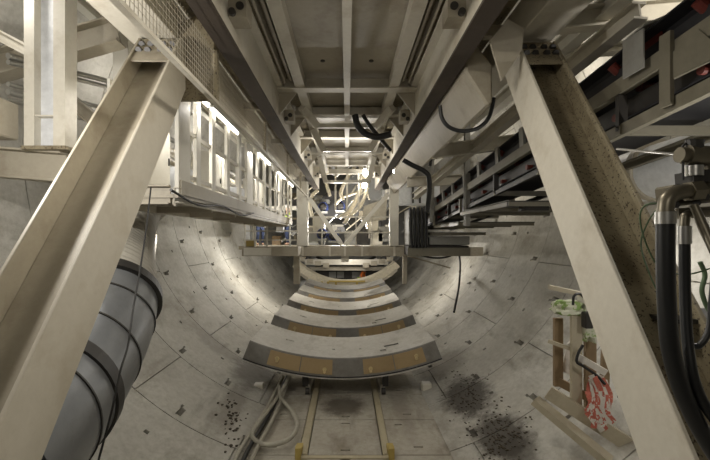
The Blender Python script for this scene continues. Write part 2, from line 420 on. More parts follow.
# second lower frame with slanting posts farther in
t = thing('tapered_frame', (0, 12, 2.3), 'cream steel frame with slanting side posts under the far deck', 'steel frame')
for (y, xt, xb, zt, zb) in ((8.6, .98, .72, 2.84, 2.66), (10.2, .9, .66, 2.84, 2.45), (13.6, .95, .78, 2.8, 2.05)):
    for s in (-1, 1):
        MB().beam((s*xt, y, zt), (s*xb, y+.8, zb), .16, .12, (0,1,0)).build('slant_post', 'cream', t)
    MB().beam((-xb-.05, y+.8, zb), (xb+.05, y+.8, zb), .10, .10).build('tie_bar', 'cream', t)
for x in (-.5, 0, .5): MB().beam((x, 17.2, 1.2), (x, 17.2, 2.8), .08, .08, (0,1,0)).build('hanger', 'cream', t)

# ------------------------------------------------------------------ edge beams that carry the legs
for s, lab in ((-1, 'long cream box beam above the left walkway lamps'), (1, 'long cream box beam above the right gantry leg')):
    XO = 2.78 if s < 0 else 2.62
    mb = MB().box(min(s*2.15, s*XO), max(s*2.15, s*XO), -1.5, 17, 2.52, 2.95)
    t = thing('edge_beam', (s*2.42, 8, 2.52), lab, 'steel beam'); mb.build('box_section', 'cream', t, bevel=.01)
    MB().box(min(s*1.60, s*2.15), max(s*1.60, s*2.15), -1.5, 17, 2.98, 3.0).build('cover_plate', 'cream_rust', t)
    for y in (5.3, 8.3, 11.3, 14.3):
        MB().beam((s*2.15, y, 2.75), (s*1.565, y, 2.75), .12, .14).build('cross_tie', 'cream_dull', t)

# ------------------------------------------------------------------ inclined gantry legs
def leg(s, d, Xi, Yn, Yf, Xo, label, faces):
    d = V(d).normalized(); t0 = 1.62; tb = -2.75
    base = V((s*(Xi+Xo)/2, (Yn+Yf)/2, 0))
    def Q(x, y, k):                      # k measured in height so ends are cut level
        return V((s*x, y, 0))+d*(k/d.z)
    foot = base+d*(-3.75/d.z)
    t = thing('gantry_leg', foot, label, 'gantry leg', 'inclined gantry legs')
    zt, zb = 2.50, -3.62
    def slab_(x0, x1, y0, y1, z0, z1, name, mat, bev=.006):
        c = [Q(x0,y0,z0),Q(x1,y0,z0),Q(x1,y1,z0),Q(x0,y1,z0),Q(x0,y0,z1),Q(x1,y0,z1),Q(x1,y1,z1),Q(x0,y1,z1)]
        return MB().quadlist(c, [(0,3,2,1),(4,5,6,7),(0,1,5,4),(1,2,6,5),(2,3,7,6),(3,0,4,7)]).build(name, mat, t, bevel=bev)
    tf = .035; ym = (Yn+Yf)/2
    slab_(Xi, Xi+tf, Yn, Yf, zb, zt, 'inner_flange', faces[0])
    slab_(Xo-tf, Xo, Yn, Yf, zb, zt, 'outer_flange', faces[1])
    slab_(Xi+tf, Xo-tf, Yn+.24, Yn+.27, zb, zt-.25, 'web', faces[2])
    slab_(Xi-.05, Xo+.05, Yn-.1, Yf+.1, zb-.06, zb, 'base_plate', faces[1])
    pl = slab_(Xi+tf, Xo-tf, Yn+.03, Yn+.06, zt-.42, zt, 'bolt_plate', faces[1])
    nrm = V((0, -1, -d.y/d.z*0)).normalized()
    for cx in (.25, .75):
        for (ox, oz) in ((-.055, -.08), (.055, -.08), (-.055, -.19), (.055, -.19)):
            p = Q(Xi+(Xo-Xi)*cx+ox, Yn+.03, zt+oz-.02)
            MB().tube([p, p+V((0,-.035,-.02))], .04, 6).build('bolt', 'black_steel', pl)
    return t
leg(-1, (-.04, 1, 1.32), 2.0, 3.05, 3.62, 2.53, 'left inclined cream gantry leg with bolted top plate', ('leg_side', 'cream_dull', 'cream_dull'))
leg(1, (.08, 1, 1.32), 2.0, 3.13, 3.69, 2.50, 'right inclined gantry leg with rust speckled web', ('cream', 'cream_rust', 'cream_rust'))
# gusset plates between legs and main beams
for s, lab in ((-1, 'brown stained gusset plate behind the wire mesh near left leg'), (1, 'dull triangular gusset plate beside the right leg top')):
    o = MB().prism([(at(u_,0,4.75).x, at(0,v_,4.75).z) for u_, v_ in ((508,19),(524,28),(522,50),(502,80),(490,40))] if s > 0 else [(-1.7,2.95), (-2.6,2.50), (-2.6,2.0), (-2.3,1.75), (-1.7,1.75)], 5.05 if s < 0 else 4.75, 5.09 if s < 0 else 4.79).build('gusset_plate', 'cream_dull' if s > 0 else 'cream_rust'); tag(o, lab, 'gusset plate')

# ------------------------------------------------------------------ wire mesh guard on left
t = thing('mesh_guard', (-1.62, 8, 1.66), 'wire mesh guard panels hanging beside the left overhead beam', 'mesh guard')
ys = [1.9, 4.9, 7.9, 10.9, 13.9, 16.5]
for y in ys: MB().box(-1.66, -1.60, y-.05, y+.05, 1.70, 2.30).build('post', 'cream_rust', t)
MB().box(-1.66, -1.60, 1.9, 16.5, 1.66, 1.70).build('bottom_rail', 'cream', t)
for i in range(len(ys)-1):
    y0, y1 = ys[i]+.05, ys[i+1]-.05; mb = MB(); w = .004; st_ = .06 if i < 2 else .08
    y = y0
    while y < y1: mb.box(-1.632, -1.632+w, y, y+w, 1.7, 2.3); y += st_
    z = 1.72
    while z < 2.3: mb.box(-1.629, -1.629+w, y0, y1, z, z+w); z += st_
    mb.build('wire_mesh', 'cream_dull', t)

# ------------------------------------------------------------------ left service walkway
t = thing('service_walkway', (-2.9, 10, .5), 'cream steel service walkway with window-like railing on the left', 'walkway')
MB().box(-3.38, -2.3, 5.4, 16.6, .55, .60).build('floor_plate', 'cream_dull', t)
MB().channel((-2.33, 5.4, .59), (-2.33, 16.6, .59), .08, .22, .02, -1).build('side_channel', 'cream', t, bevel=.006)
MB().channel((-3.36, 5.4, .55), (-3.36, 16.6, .55), .08, .22, .02, 1).build('side_channel', 'cream', t)
y = 5.45
while y < 16.7:
    MB().box(-3.34, -2.36, y, y+.06, .44, .55).build('joist', 'cream_dull', t); y += 1.45
ys = [5.62, 6.15, 6.85, 7.7, 8.55, 9.4, 10.3, 11.15, 12.0, 12.9, 13.8, 14.7, 15.6, 16.5]
for i, y in enumerate(ys):
    w = {0: .20, 5: .28, 10: .28}.get(i, .085)
    MB().box(-2.36, -2.30, y-w, y+w, .6, 2.22).build('wide_post' if w > .1 else 'post', 'cream_clean', t, bevel=.006)
for (z, h) in ((1.52, .06), (.86, .07)):
    MB().box(-2.37, -2.32, 5.45, 16.5, z, z+h).build('rail', 'cream', t)
MB().box(-2.30, -2.28, 5.45, 16.5, .60, .80).build('kick_plate', 'cream_dull', t)
MB().box(-2.36, -2.26, 5.45, 16.5, 2.22, 2.40).build('head_beam', 'cream_clean', t, bevel=.006)
for y in ys[:-1:2]: MB().box(-3.38, -3.34, y-.04, y+.04, .6, 2.25).build('rear_post', 'cream_clean', t)
MB().box(-3.38, -3.35, 5.45, 16.5, 1.55, 1.6).box(-3.38, -3.35, 5.45, 16.5, 1.0, 1.05).build('rear_rail', 'cream', t)
MB().channel((-2.42, 5.4, .59), (-3.34, 5.4, .59), .08, .26, .02, 1).build('end_channel', 'cream_dull', t)
# panels, boxes and pipes standing along the walkway
for k, (y0, y1, z0, z1, mt, lab) in enumerate(((5.6, 6.6, .62, 1.75, 'cream_clean', 'pale switch cabinet, nearest on the left walkway'), (7.2, 7.9, .62, 1.3, 'white_plastic', 'low white cabinet, second on the left walkway'),
        (8.6, 9.9, .62, 1.9, 'cream_clean', 'tall pale cabinet, third on the left walkway'), (10.8, 11.6, .62, 1.4, 'white_plastic', 'low white cabinet, fourth on the left walkway'), (12.6, 14.4, .62, 1.9, 'cream_clean', 'long pale cabinet, farthest on the left walkway'))):
    c = thing('cabinet', (-3.13, (y0+y1)/2, z0), lab, 'cabinet', 'walkway cabinets')
    MB().box(-3.32, -2.95, y0, y1, z0, z1).build('cabinet_body', mt, c, bevel=.015)
    n = max(1, int((y1-y0)/.6))
    for i in range(n):
        a = y0+(y1-y0)*i/n; b = y0+(y1-y0)*(i+1)/n
        dr = MB().box(-2.95, -2.935, a+.03, b-.03, z0+.08, z1-.05).build('door', mt, c); MB().box(-2.935, -2.915, b-.1, b-.08, (z0+z1)/2, (z0+z1)/2+.12).build('handle', 'black_steel', dr)
for (z, x, r, lab) in ((1.62, -3.75, .06, 'thin cream pipe running behind the left walkway, lower'), (1.85, -3.8, .09, 'thick pale pipe running behind the left walkway, upper'), (2.1, -3.75, .05, 'thin grey pipe running behind the left walkway, top')):
    o = MB().cyl((x, 7.0, z), (x, 17, z), r, 12).build('service_pipe', 'pipe_cream' if r > .05 else 'grey_steel', smooth=True); tag(o, lab, 'pipe')
def tube_lamp(p0, p1, label, group, r=.022):
    p0 = V(p0); p1 = V(p1)
    t = thing('fluorescent_lamp', (p0+p1)/2, label, 'lamp', group)
    MB().beam(p0+V((0,0,.045)), p1+V((0,0,.045)), .09, .035).build('lamp_housing', 'white_plastic', t)
    MB().cyl(p0, p1, r, 10).build('lamp_tube', 'tube_glow', t)
    return t
for i, (y0, y1) in enumerate(((5.5, 6.4), (6.55, 8.1), (10.0, 11.5), (12.9, 14.3), (15.2, 16.4))):
    tube_lamp((-2.24, y0, 2.13), (-2.24, y1, 2.13), 'glowing fluorescent tube over the left walkway, %s' % ['nearest and dim end', 'long second one', 'third, behind the thick post', 'fourth one', 'farthest one'][i], 'tube lamps over the left walkway')
o = MB().tube(curve_pts([(-2.27, 5.1, .62), (-2.25, 6, .50), (-2.26, 7.2, .58), (-2.25, 8.4, .48), (-2.27, 9.6, .6)]), .018, 8).build('cable', 'cable_rubber', smooth=True)
tag(o, 'thin dark cable sagging along the left walkway edge', 'cable')

# ------------------------------------------------------------------ big ventilation duct lower left
path = curve_pts([at(140,196,9.0), at(122,208,7.6), at(108,256,6.3), at(103,290,5.5), at(91,330,4.95), at(52,387,4.1), at(0,440,3.35), at(-55,495,2.8)], 10)
R0 = .70
t = thing('ventilation_duct', path[45], 'big grey ventilation duct with ribbed hose and banded metal elbow', 'ventilation duct')
ks = 33
rr = []; hp = []
for i in range(0, ks):
    for q in range(3):
        a = path[i].lerp(path[i+1], q/3); hp.append(a); rr.append(R0-.02 if q != 1 else R0-.04)
MB().tube(hp, rr, 48, cap=False).build('ribbed_hose', 'duct_hose', t)
MB().tube(path[ks:], R0, 56, cap=False).build('metal_sleeve', 'galvanised', t, smooth=True)
def band(i, w, r, name, mat):
    d = (path[i+1]-path[i-1]).normalized(); c = path[i]
    return MB().tube([c-d*w/2, c-d*w/2+d*.001, c+d*w/2-d*.001, c+d*w/2], [R0-.02, r, r, R0-.02], 56, cap=False).build(name, mat, t)
band(ks, .13, R0+.06, 'collar', 'black_steel')
for i in (ks+5, ks+12, ks+24): band(i, .022, R0+.015, 'seam_band', 'black_steel')
band(ks+19, .16, R0+.03, 'wide_clamp', 'black_steel')
mb = MB(); pp = []
o = MB().tube(curve_pts([at(151,187,5.0), at(146,230,4.5), at(140,270,4.2), at(133,310,3.9), at(128,345,3.6), at(120,372,3.35), at(112,410,3.2), at(98,462,3.2)]), .009, 6).build('cable', 'cable_rubber', smooth=True)
tag(o, 'thin black cable hanging in front of the grey duct', 'cable')

# ------------------------------------------------------------------ upper left column and beams
c0, c1, cy = atx(25, 100, -4.4), None, None
Yc = 5.4
xa, xb = (25-U0)*Yc/F, (66-U0)*Yc/F
t = thing('steel_column', ((xa+xb)/2, Yc, 1.2), 'tall cream H-section column hanging at upper left', 'column')
MB().box(xa, xa+.14, Yc-.02, Yc+.22, 1.25, 4.2).build('flange', 'cream', t)
MB().box(xb-.16, xb, Yc-.02, Yc+.22, 1.25, 4.2).build('flange', 'cream', t)
MB().box(xa+.14, xb-.16, Yc+.10, Yc+.12, 1.25, 4.2).build('web', 'white_plastic', t)
MB().box(xa+.14, xb-.16, Yc, Yc+.10, 1.66, 1.68).build('stiffener', 'cream', t)
MB().box(xa-.02, xb+.03, Yc-.05, Yc+.27, 1.20, 1.25).build('base_plate', 'cream_rust', t)
o = MB().ibeam(at(-60,158,5.6), at(66,168,5.6), .3, .42).build('cross_beam', 'cream_dull', bevel=.006); tag(o, 'dull cream cross beam below the hanging column at left', 'steel beam')
o = MB().ibeam(at(-50,80,6.6), at(118,32,6.6), .3, .42).build('inclined_beam', 'cream_dull'); tag(o, 'slanting studded beam passing behind the column at upper left', 'steel beam')
o = MB().box(*[x for x in ((113-U0)*6.9/F, (128-U0)*6.9/F, 6.9, 7.1, 2.2, 4.3)]).build('steel_post', 'cream_clean'); tag(o, 'slim cream post between column and left leg top', 'post')
o = MB().ibeam(at(-30,20,6.0), at(30,52,6.0), .14, .16).build('brace', 'cream'); tag(o, 'short cream brace at the extreme upper left', 'brace')
o = MB().ibeam(at(70,100,6.9), at(150,165,6.9), .16, .22).build('brace', 'cream_dull'); tag(o, 'slanting brace under the pipes between column and left leg', 'brace')
o = MB().box(-5.0, -4.55, 4.9, 5.5, 1.35, 1.85).build('junction_box', 'cream_dull', bevel=.02); tag(o, 'dull box beside the hanging column at left edge', 'box')
for k, (v, r) in enumerate(((62, .05), (68, .04), (90, .04), (98, .05), (106, .035))):
    a = at(8, v-6, 6.2); b = at(120, v+22, 8.4)
    o = MB().cyl(a, b, r, 10).build('service_pipe', 'bright_steel', smooth=True)
    tag(o, 'thin metal pipe crossing at upper left, %s of five' % ['topmost', 'second', 'middle', 'fourth', 'lowest'][k], 'pipe', 'upper left pipes')
for k, x in enumerate((-3.4, -4.1, -4.8)):
    z = AX+math.sqrt(5.6**2-x*x)-.9*(k == 0)
    o = MB().ibeam((x, 3, z-.35), (x, 18, z-.35), .18, .22).build('roof_beam', 'cream_clean'); tag(o, 'long pale beam under the lining at upper left, %s' % ['innermost', 'middle one', 'outermost'][k], 'steel beam', 'upper left roof beams')

# ------------------------------------------------------------------ upper right beams and ducting
o = MB().prism([(1.60, 2.25), (1.90, 1.78), (1.97, 1.82), (1.97, 2.35), (1.60, 2.8)], 5.35, 16).build('gas_duct', 'cream_dull', bevel=.03)
tag(o, 'long dull cream duct casing beside the right overhead beam', 'duct')
for k, (u0, v0, u1, v1, Y, lab) in enumerate(((556, 22, 665, 10, 5.6, 'lit cream cross beam at upper right, nearest'), (575, 52, 650, 45, 6.6, 'lit cream cross beam at upper right, second'), (440, 152, 540, 136, 9.0, 'pale cross beam beyond the right leg, upper'), (415, 182, 475, 178, 12.0, 'pale cross beam beyond the right leg, lower'))):
    o = MB().ibeam(at(u0-8, v0, Y), at(u1+20, v1, Y), .2, .3 if k != 1 else .16).build('cross_beam', 'cream'); tag(o, lab, 'steel beam', 'right side cross beams')
o = MB().ibeam(at(415,196,13.5), at(640,10,4.6), .18, .22).build('inclined_beam', 'cream'); tag(o, 'long cream beam rising behind the conveyor toward upper right', 'steel beam')
o = MB().ibeam((3.6, 3.5, 3.2), (3.6, 17, 3.2), .2, .26).build('roof_beam', 'cream_clean'); tag(o, 'long pale roof beam over the conveyor', 'steel beam')
# ------------------------------------------------------------------ conveyor
def cv(y, dx=0, dz=0): return V((3.12+dx, y, 1.80-(y-3.4)*.075+dz))
t = thing('belt_conveyor', cv(9), 'dark inclined belt conveyor rising toward the upper right', 'conveyor')
for dx, nm in ((0, 'near_stringer'), (1.15, 'far_stringer')):
    MB().channel(cv(1.2, dx), cv(16.6, dx), .09, .17, .02, 1 if dx else -1).build('stringer', 'olive_steel', t)
mb = MB()
prof = [(-.03, .38), (.12, .36), (.33, .14), (.82, .14), (1.03, .36), (1.18, .38)]
for i in range(len(prof)-1):
    a, b = prof[i], prof[i+1]
    mb.quadlist([cv(1.2,a[0],a[1]), cv(1.2,b[0],b[1]), cv(17,b[0],b[1]), cv(17,a[0],a[1]), cv(1.2,a[0],a[1]+.02), cv(1.2,b[0],b[1]+.02), cv(17,b[0],b[1]+.02), cv(17,a[0],a[1]+.02)],
        [(0,3,2,1),(4,5,6,7),(0,1,5,4),(1,2,6,5),(2,3,7,6),(3,0,4,7)])
mb.build('carrying_belt', 'belt_rubber', t)
MB().beam(cv(1.2, .575, -.33), cv(17, .575, -.33), .95, .02).build('return_belt', 'belt_rubber', t)
y = 2.4; k = 0
while y < 17:
    if y > 6: MB().beam(cv(y, -.01, .06), cv(y, -.03, .42), .05, .16, (0,1,0)).build('idler_bracket', 'grey_steel', t)
    MB().beam(cv(y, 1.15, .08), cv(y, 1.18, .40), .05, .12, (0,1,0)).build('idler_bracket', 'grey_steel', t)
    MB().cyl(cv(y, .02, .34), cv(y, .30, .10), .055, 12).cyl(cv(y, .34, .09), cv(y, .81, .09), .055, 12).cyl(cv(y, .85, .10), cv(y, 1.12, .34), .055, 12).build('idler_roller', 'red_paint', t)
    MB().cyl(cv(y, .05, -.28), cv(y, 1.1, -.28), .045, 12).build('return_roller', 'red_paint', t)
    y += 1.15; k += 1
for y in (4.5, 6.4, 8.3, 10.2, 12.1, 14.0, 15.6):
    MB().beam(cv(y, 0, -.1), cv(y, 0, -.50), .10, .06, (0,1,0)).build('hanger', 'black_steel', t)
    MB().beam(cv(y, 1.15, -.1), cv(y, 1.15, -.50), .10, .06, (0,1,0)).build('hanger', 'olive_steel', t)
    MB().channel(cv(y, -.05, -.50), cv(y, 1.5, -.50), .08, .10).build('cross_member', 'olive_steel', t)
for dx in (0, 1.15): 
    MB().channel(cv(2.2, dx, -.50), cv(6.2, dx, -.50), .07, .13, .02, 1 if dx else -1).build('lower_chord', 'olive_steel' , t)
    MB().channel(cv(6.2, dx, -.50), cv(16.5, dx, -.50), .07, .08, .02, 1 if dx else -1).build('lower_chord', 'black_steel' , t)
MB().beam(cv(1.2, .16, -.27), cv(16.4, .16, -.27), .015, .34).build('skirt_plate', 'black_steel', t)
MB().beam(cv(1.2, .08, .17), cv(16.4, .08, .17), .015, .20).build('skirt_plate', 'belt_rubber', t)
MB().beam(cv(3.78, -.07, .18), cv(3.78, -.07, -.52), .13, .04, (1,0,0)).build('near_post', 'olive_steel', t)
MB().prism([(3.2,-.2),(3.75,-.2),(3.9,.0),(3.45,.12)], 3.06, 3.10, 'x').build('tail_plate', 'olive_steel', t).location.z += 1.7
# scraper hood on the conveyor
hy = 4.15
t = thing('chute_hood', cv(hy, 0, .42), 'grey folded steel hood standing on the conveyor edge', 'hood')
MB().beam(cv(hy, -.12, -.02), cv(hy, -.12, .38), .30, .015, (1,0,0)).build('side_plate', 'grey_steel', t)
MB().quadlist([cv(hy-.16,-.13,.38), cv(hy+.16,-.13,.38), cv(hy+.16,.15,.50), cv(hy-.16,.15,.50), cv(hy-.16,-.13,.40), cv(hy+.16,-.13,.40), cv(hy+.16,.15,.52), cv(hy-.16,.15,.52)], [(0,3,2,1),(4,5,6,7),(0,1,5,4),(1,2,6,5),(2,3,7,6),(3,0,4,7)]).build('top_plate', 'grey_steel', t)
MB().beam(cv(hy+.05, .1, .28), cv(hy+.05, .1, .46), .30, .02, (1,0,0)).build('inner_plate', 'red_paint', t)
# post carrying the conveyor
for (u, v0, v1, Y, lab) in ((467, 118, 226, 10.2, 'thin grey support post crossing the conveyor at mid length'), (432, 140, 222, 13.9, 'thin grey support post at the far end of the conveyor')):
    a = at(u, v0, Y); b = at(u, v1, Y); o = MB().ibeam(b, a, .13, .13, .02, .02, (0,1,0)).build('support_post', 'grey_steel'); tag(o, lab, 'post')
# inclined olive beam below the conveyor, near
# stepped side platforms under the far half of the conveyor
for k, (xa_, xb_, ya_, yb_, z_) in enumerate(((3.02, 5.4, 7.4, 10.6, .68), (3.02, 5.1, 10.75, 13.8, .42), (3.02, 4.9, 13.95, 16.4, .18))):
    t = thing('side_platform', (3.9, (ya_+yb_)/2, z_), 'dark steel platform under the conveyor, %s' % ['nearest and highest', 'middle step', 'farthest and lowest'][k], 'platform', 'platforms under the conveyor')
    MB().box(xa_, xb_, ya_, yb_, z_, z_+.02).build('plate', 'black_steel', t)
    for y in (ya_+.03, (ya_+yb_)/2, yb_-.05): MB().box(xa_, xb_, y, y+.05, z_-.08, z_).build('crossbar', 'olive_steel', t)
    MB().box(xa_, xa_+.05, ya_, yb_, z_-.08, z_+.03).build('edge_angle', 'olive_steel', t)
    MB().box(xa_-.03, xa_+.03, yb_-.1, yb_-.02, z_, z_+.36).build('post', 'olive_steel', t)
o = MB().box(*(lambda p:(p.x-.25,p.x+.25,8.2,8.5,p.z-.07,p.z+.07))(at(537,207,8.2))).build('work_lamp', 'black_steel'); tag(o, 'small dark work lamp at the conveyor underside by right leg', 'lamp')

# dark equipment cab right of centre
a = at(406, 256, 14.4); b = at(478, 205, 14.4)
t = thing('power_pack', ((a.x+b.x)/2, 15, a.z), 'dark hydraulic power pack with hoses right of the far frame', 'machine')
MB().box(a.x+.1, a.x+.8, 14.4, 15.5, a.z+.4, a.z+1.7).build('tank', 'grey_steel', t, bevel=.02)
MB().channel((a.x+.05, 14.4, a.z+.15), (b.x-.3, 14.4, a.z+.15), .12, .3, .02, 1).build('base_frame', 'olive_steel', t)
MB().box(a.x+.1, b.x-.3, 14.5, 15.6, a.z, a.z+.38).build('sump', 'black_steel', t, bevel=.02)
MB().box(a.x+.85, b.x-.3, 14.4, 15.4, a.z+.4, a.z+.72).build('motor_box', 'grey_steel', t, bevel=.02)
for k in range(5): MB().tube(curve_pts([(a.x+.15+.14*k, 14.35, a.z+1.75), (a.x+.13+.14*k, 14.2, a.z+1.1), (a.x+.2+.12*k, 14.25, a.z+.3)]), .05, 8).build('hose', 'hose_rubber', t, smooth=True)
o = MB().box(*(lambda p,q:(p.x,q.x,18.5,19.5,q.z,p.z))(at(398,178,18.5), at(440,204,18.5))).build('cabinet', 'white_plastic', bevel=.03); tag(o, 'white panelled container beyond the right frame post', 'container')
for k, u in enumerate((412, 419, 428)):
    o = MB().box(*(lambda p,q:(p.x,q.x,18.4,18.46,q.z,p.z))(at(u,180,18.4), at(u+2,203,18.4))).build('door_strip', 'black_steel'); o.parent = bpy.data.objects['cabinet.005'] if 'cabinet.005' in bpy.data.objects else None
    if o.parent: o.location = o.location-o.parent.location

# ------------------------------------------------------------------ far cross platform frame
YP = 16.0; zb = at(0,256,YP).z; zt = at(0,246,YP).z
t = thing('cross_platform', (0, YP, zb), 'cream cross platform with V brace spanning the tunnel in the distance', 'platform')
MB().channel(at(243,251.5,YP), at(482,251.5,YP), .3, .36, .03, 1).build('front_beam', 'cream_dull', t)
MB().box(at(243,0,YP).x, at(470,0,YP).x, YP+.1, YP+2.2, zt-.05, zt).build('floor_plate', 'cream_dull', t)
for u in (246, 280, 303, 330, 345, 362, 394, 420): MB().box(at(u,0,YP).x-.04, at(u,0,YP).x+.04, YP-.17, YP-.14, zb, zt).build('stiffener', 'cream', t)
MB().box(at(297,0,YP).x, at(308,0,YP).x, YP-.1, YP+.2, zt, BZ-.02).build('frame_post', 'cream_clean', t, bevel=.015)
MB().box(at(389.5,0,YP).x, at(398.5,0,YP).x, YP-.1, YP+.2, zt, BZ-.02).build('frame_post', 'cream_clean', t, bevel=.015)
MB().beam(at(342,245,YP-.1), at(309,198,YP-.1), .17, .16, (0,1,0)).build('v_brace', 'cream_clean', t, bevel=.01)
MB().beam(at(345,245,YP-.1), at(388,194,YP-.1), .17, .16, (0,1,0)).build('v_brace', 'cream_clean', t, bevel=.01)
for (u, w) in ((296.5, 6), (405, 4)):
    MB().box(at(u-w/2,0,YP).x, at(u+w/2,0,YP).x, YP, YP+.25, at(0,284,YP).z, zb).build('lower_post', 'cream_dull', t)
for v in (217, 232.5): MB().beam(at(308,v,YP-.05), at(390,v,YP-.05), .05, .06).build('guard_rail', 'cream', t)
for u in (322, 356, 372): MB().beam(at(u,246,YP-.02), at(u,217,YP-.02), .05, .05, (0,1,0)).build('rail_post', 'cream', t)
MB().beam(at(345,246,YP), at(345,262,YP), .3, .1, (0,1,0)).build('centre_hanger', 'cream', t)
MB().beam(at(398,253,YP), at(450,268,YP+.3), .06, .06).build('tie_rod', 'cream_dull', t)
# left landing
t = thing('side_landing', at(270,256,14.5), 'small landing with guard rail and workers at left', 'platform')
a = at(244,256,14.5); b = at(298,256,14.5)
MB().box(a.x, b.x, 14.5, 15.6, a.z, a.z+.34).box(a.x-.5, b.x-.3, 15.6, 18.2, a.z+.2, a.z+.34).build('landing_floor', 'cream_dull', t)
MB().box(a.x, a.x+1.0, 14.45, 14.5, a.z+.02, a.z+.3).build('kick_plate', 'cream_clean', t)
for v in (231, 240):
    MB().beam(at(244,v,14.5), at(298,v,14.5), .05, .05).build('guard_rail', 'cream', t)
for u in (245, 255, 267, 290): MB().beam(at(u,247,14.5), at(u,224 if u != 267 else 216,14.5), .06, .06, (0,1,0)).build('rail_post', 'cream_clean', t)
c = at(249,247,14.7); o = MB().box(c.x-.15, c.x+.25, 14.6, 14.9, c.z+.02, c.z+.28).build('tool_box', 'yellow_paint', bevel=.02); tag(o, 'yellow box on the left landing', 'box')

# ------------------------------------------------------------------ pale arc trough
t = thing('arc_cradle', (0, 24.5, -2.9), 'pale curved cradle spanning the track before the shield', 'cradle')
def arcpiece(Y, y1, xc, hw, sag, r_th, top, a0=-1, a1=1, name='arc_plate', mat='pipe_cream', k=20):
    R_ = (hw*hw+sag*sag)/(2*sag); th = math.asin(hw/R_); mb = MB()
    for i in range(k):
        q = []
        for y in (Y, y1):
            for j in (i, i+1):
                for r in (R_, R_+r_th):
                    a = th*(a0+(a1-a0)*j/k); q.append(V((xc+r*math.sin(a), y, top+R_-r*math.cos(a))))
        mb.quadlist(q, [(0,2,3,1),(4,5,7,6),(0,4,6,2),(1,3,7,5)]+([(0,1,5,4)] if i == 0 else [])+([(2,6,7,3)] if i == k-1 else []))
    return mb.build(name, mat, t)
lo = at(345, 281.5, 24.2)
arcpiece(24.2, 25.4, -.05, 3.0, 1.2, .42, lo.z)
arcpiece(24.1, 24.2, -.05, 3.05, 1.22, .14, lo.z-.44, name='arc_rim', mat='cream_dull')
for u in (322, 328, 336, 357): c = at(u,283,24.1); MB().box(c.x-.06, c.x+.06, 24.02, 24.1, c.z-.12, c.z+.1).build('yellow_lug', 'yellow_paint', t)
MB().box(-1.1, 1.1, 24.0, 24.1, lo.z-.02, lo.z+.08).build('centre_plate', 'yellow_paint', t)
MB().box(-1.7, 1.7, 24.3, 25.2, -3.94, lo.z-.55).build('cradle_base', 'black_steel', t)
c = lining(299,290); o = MB().box(c.x+.05, c.x+.6, c.y-.2, c.y+.3, c.z+.1, c.z+.6).build('plastic_sack', 'white_plastic', bevel=.1); tag(o, 'small white sack against the lining left of the track', 'sack')

# ------------------------------------------------------------------ machinery in the shield (distance)
rnd = random.Random(3)
def mach(name, mb, mat, label, cat, group=None, **k): return tag(mb.build(name, mat, **k), label, cat, group)
def bx(u0, v0, u1, v1, Y, d): a = at(u0,v1,Y); b = at(u1,v0,Y); return MB().box(a.x, b.x, Y, Y+d, a.z, b.z)
t = thing('erector_frame', at(345,256,26), 'dark shield frame with rams above the pale arc', 'machine')
MB().channel(at(305,262,26), at(388,262,26), .3, .35).build('cross_beam', 'cream', t)
MB().beam(at(308,268.5,26.4), at(385,268.5,26.4), .25, .25).build('cross_beam', 'cream_dull', t)
for s in (-1, 1):
    for k in range(4):
        c = at(346+s*(22+8*k), 262-k*1.5, 26.2); MB().cyl(c, c+V((s*.5, 1.2, .2)), .16).build('ram', 'grey_steel' if k % 2 else 'black_steel', t)
        c = at(346+s*(20+8*k), 266-k*2, 25.8); MB().box(c.x-.2, c.x+.2, 25.8, 26.3, c.z-.1, c.z+.2).build('ram_foot', 'cream_dull', t)
for (u0, u1) in ((329, 336), (337, 344), (352, 366)): bxm = bx(u0, 272, u1, 278, 27.5, .2); bxm.build('floor_grate', 'grey_steel', t)
MB().box(-2.2, 2.6, 27.6, 27.8, -3.2, -1.9).build('back_plate', 'black_steel', t)
mach('shield_drum', MB().cyl(at(362,196,24), at(362,196,26.5), 1.35, 28), 'grey_steel', 'big dark round drum behind the white pipes', 'drum', smooth=True)
mach('drum_flange', MB().tube([at(334,205,22.3), at(334,205,22.6)], .8, 24), 'black_steel', 'dark round flange left of the drum', 'flange', smooth=True)
for k, (u, v, lab) in enumerate(((323, 207, 'blue electric motor, left of the upper pair'), (340, 206, 'blue electric motor, right of the upper pair'), (322, 234, 'blue pump, lower left on the far platform'), (333, 236, 'blue pump, lower right on the far platform'))):
    Y = 18.6 if k > 1 else 20
    c = at(u, v, Y); t = thing('electric_motor', c-V((0,0,.3)), lab, 'motor', 'blue motors')
    MB().cyl(c+V((0,-.1,0)), c+V((0,.7,0)), .24, 16).build('motor_body', 'blue_paint', t, smooth=True)
    MB().tube([c+V((0,-.25,0)), c+V((0,-.1,0))], [.1, .2], 16).build('end_cap', 'black_steel', t)
    for q in range(5): MB().tube([c+V((0,.05+.12*q,0)), c+V((0,.07+.12*q,0))], .26, 16).build('fin', 'blue_paint', t)
    MB().box(c.x-.22, c.x+.22, Y-.2, Y+.6, c.z-.32, c.z-.22).build('foot', 'grey_steel', t)
def pipe(pts, r, mat, label, name='curved_pipe', n=12): return mach(name, MB().tube(curve_pts(pts), r, n), mat, label, 'pipe', 'curved pipes in the distance', smooth=True)
Yq = 18
pipe([at(360,150,Yq), at(361,168,Yq), at(362,182,Yq), at(357,198,Yq), at(349,212,Yq), at(340,217,Yq+.5)], .10, 'pipe_cream', 'thick cream pipe sweeping down from the deck, front one')
pipe([at(366,175,Yq-.5), at(366,192,Yq-.5), at(360,206,Yq-.5), at(350,216,Yq-.5), at(344,224,Yq-.5)], .08, 'pipe_cream', 'cream pipe parallel to the front pipe, on its right')
pipe([at(356,158,19), at(354,168,19), at(346,180,19), at(341,192,19), at(343,200,19)], .09, 'pipe_cream', 'cream pipe hooking left near the lamps')
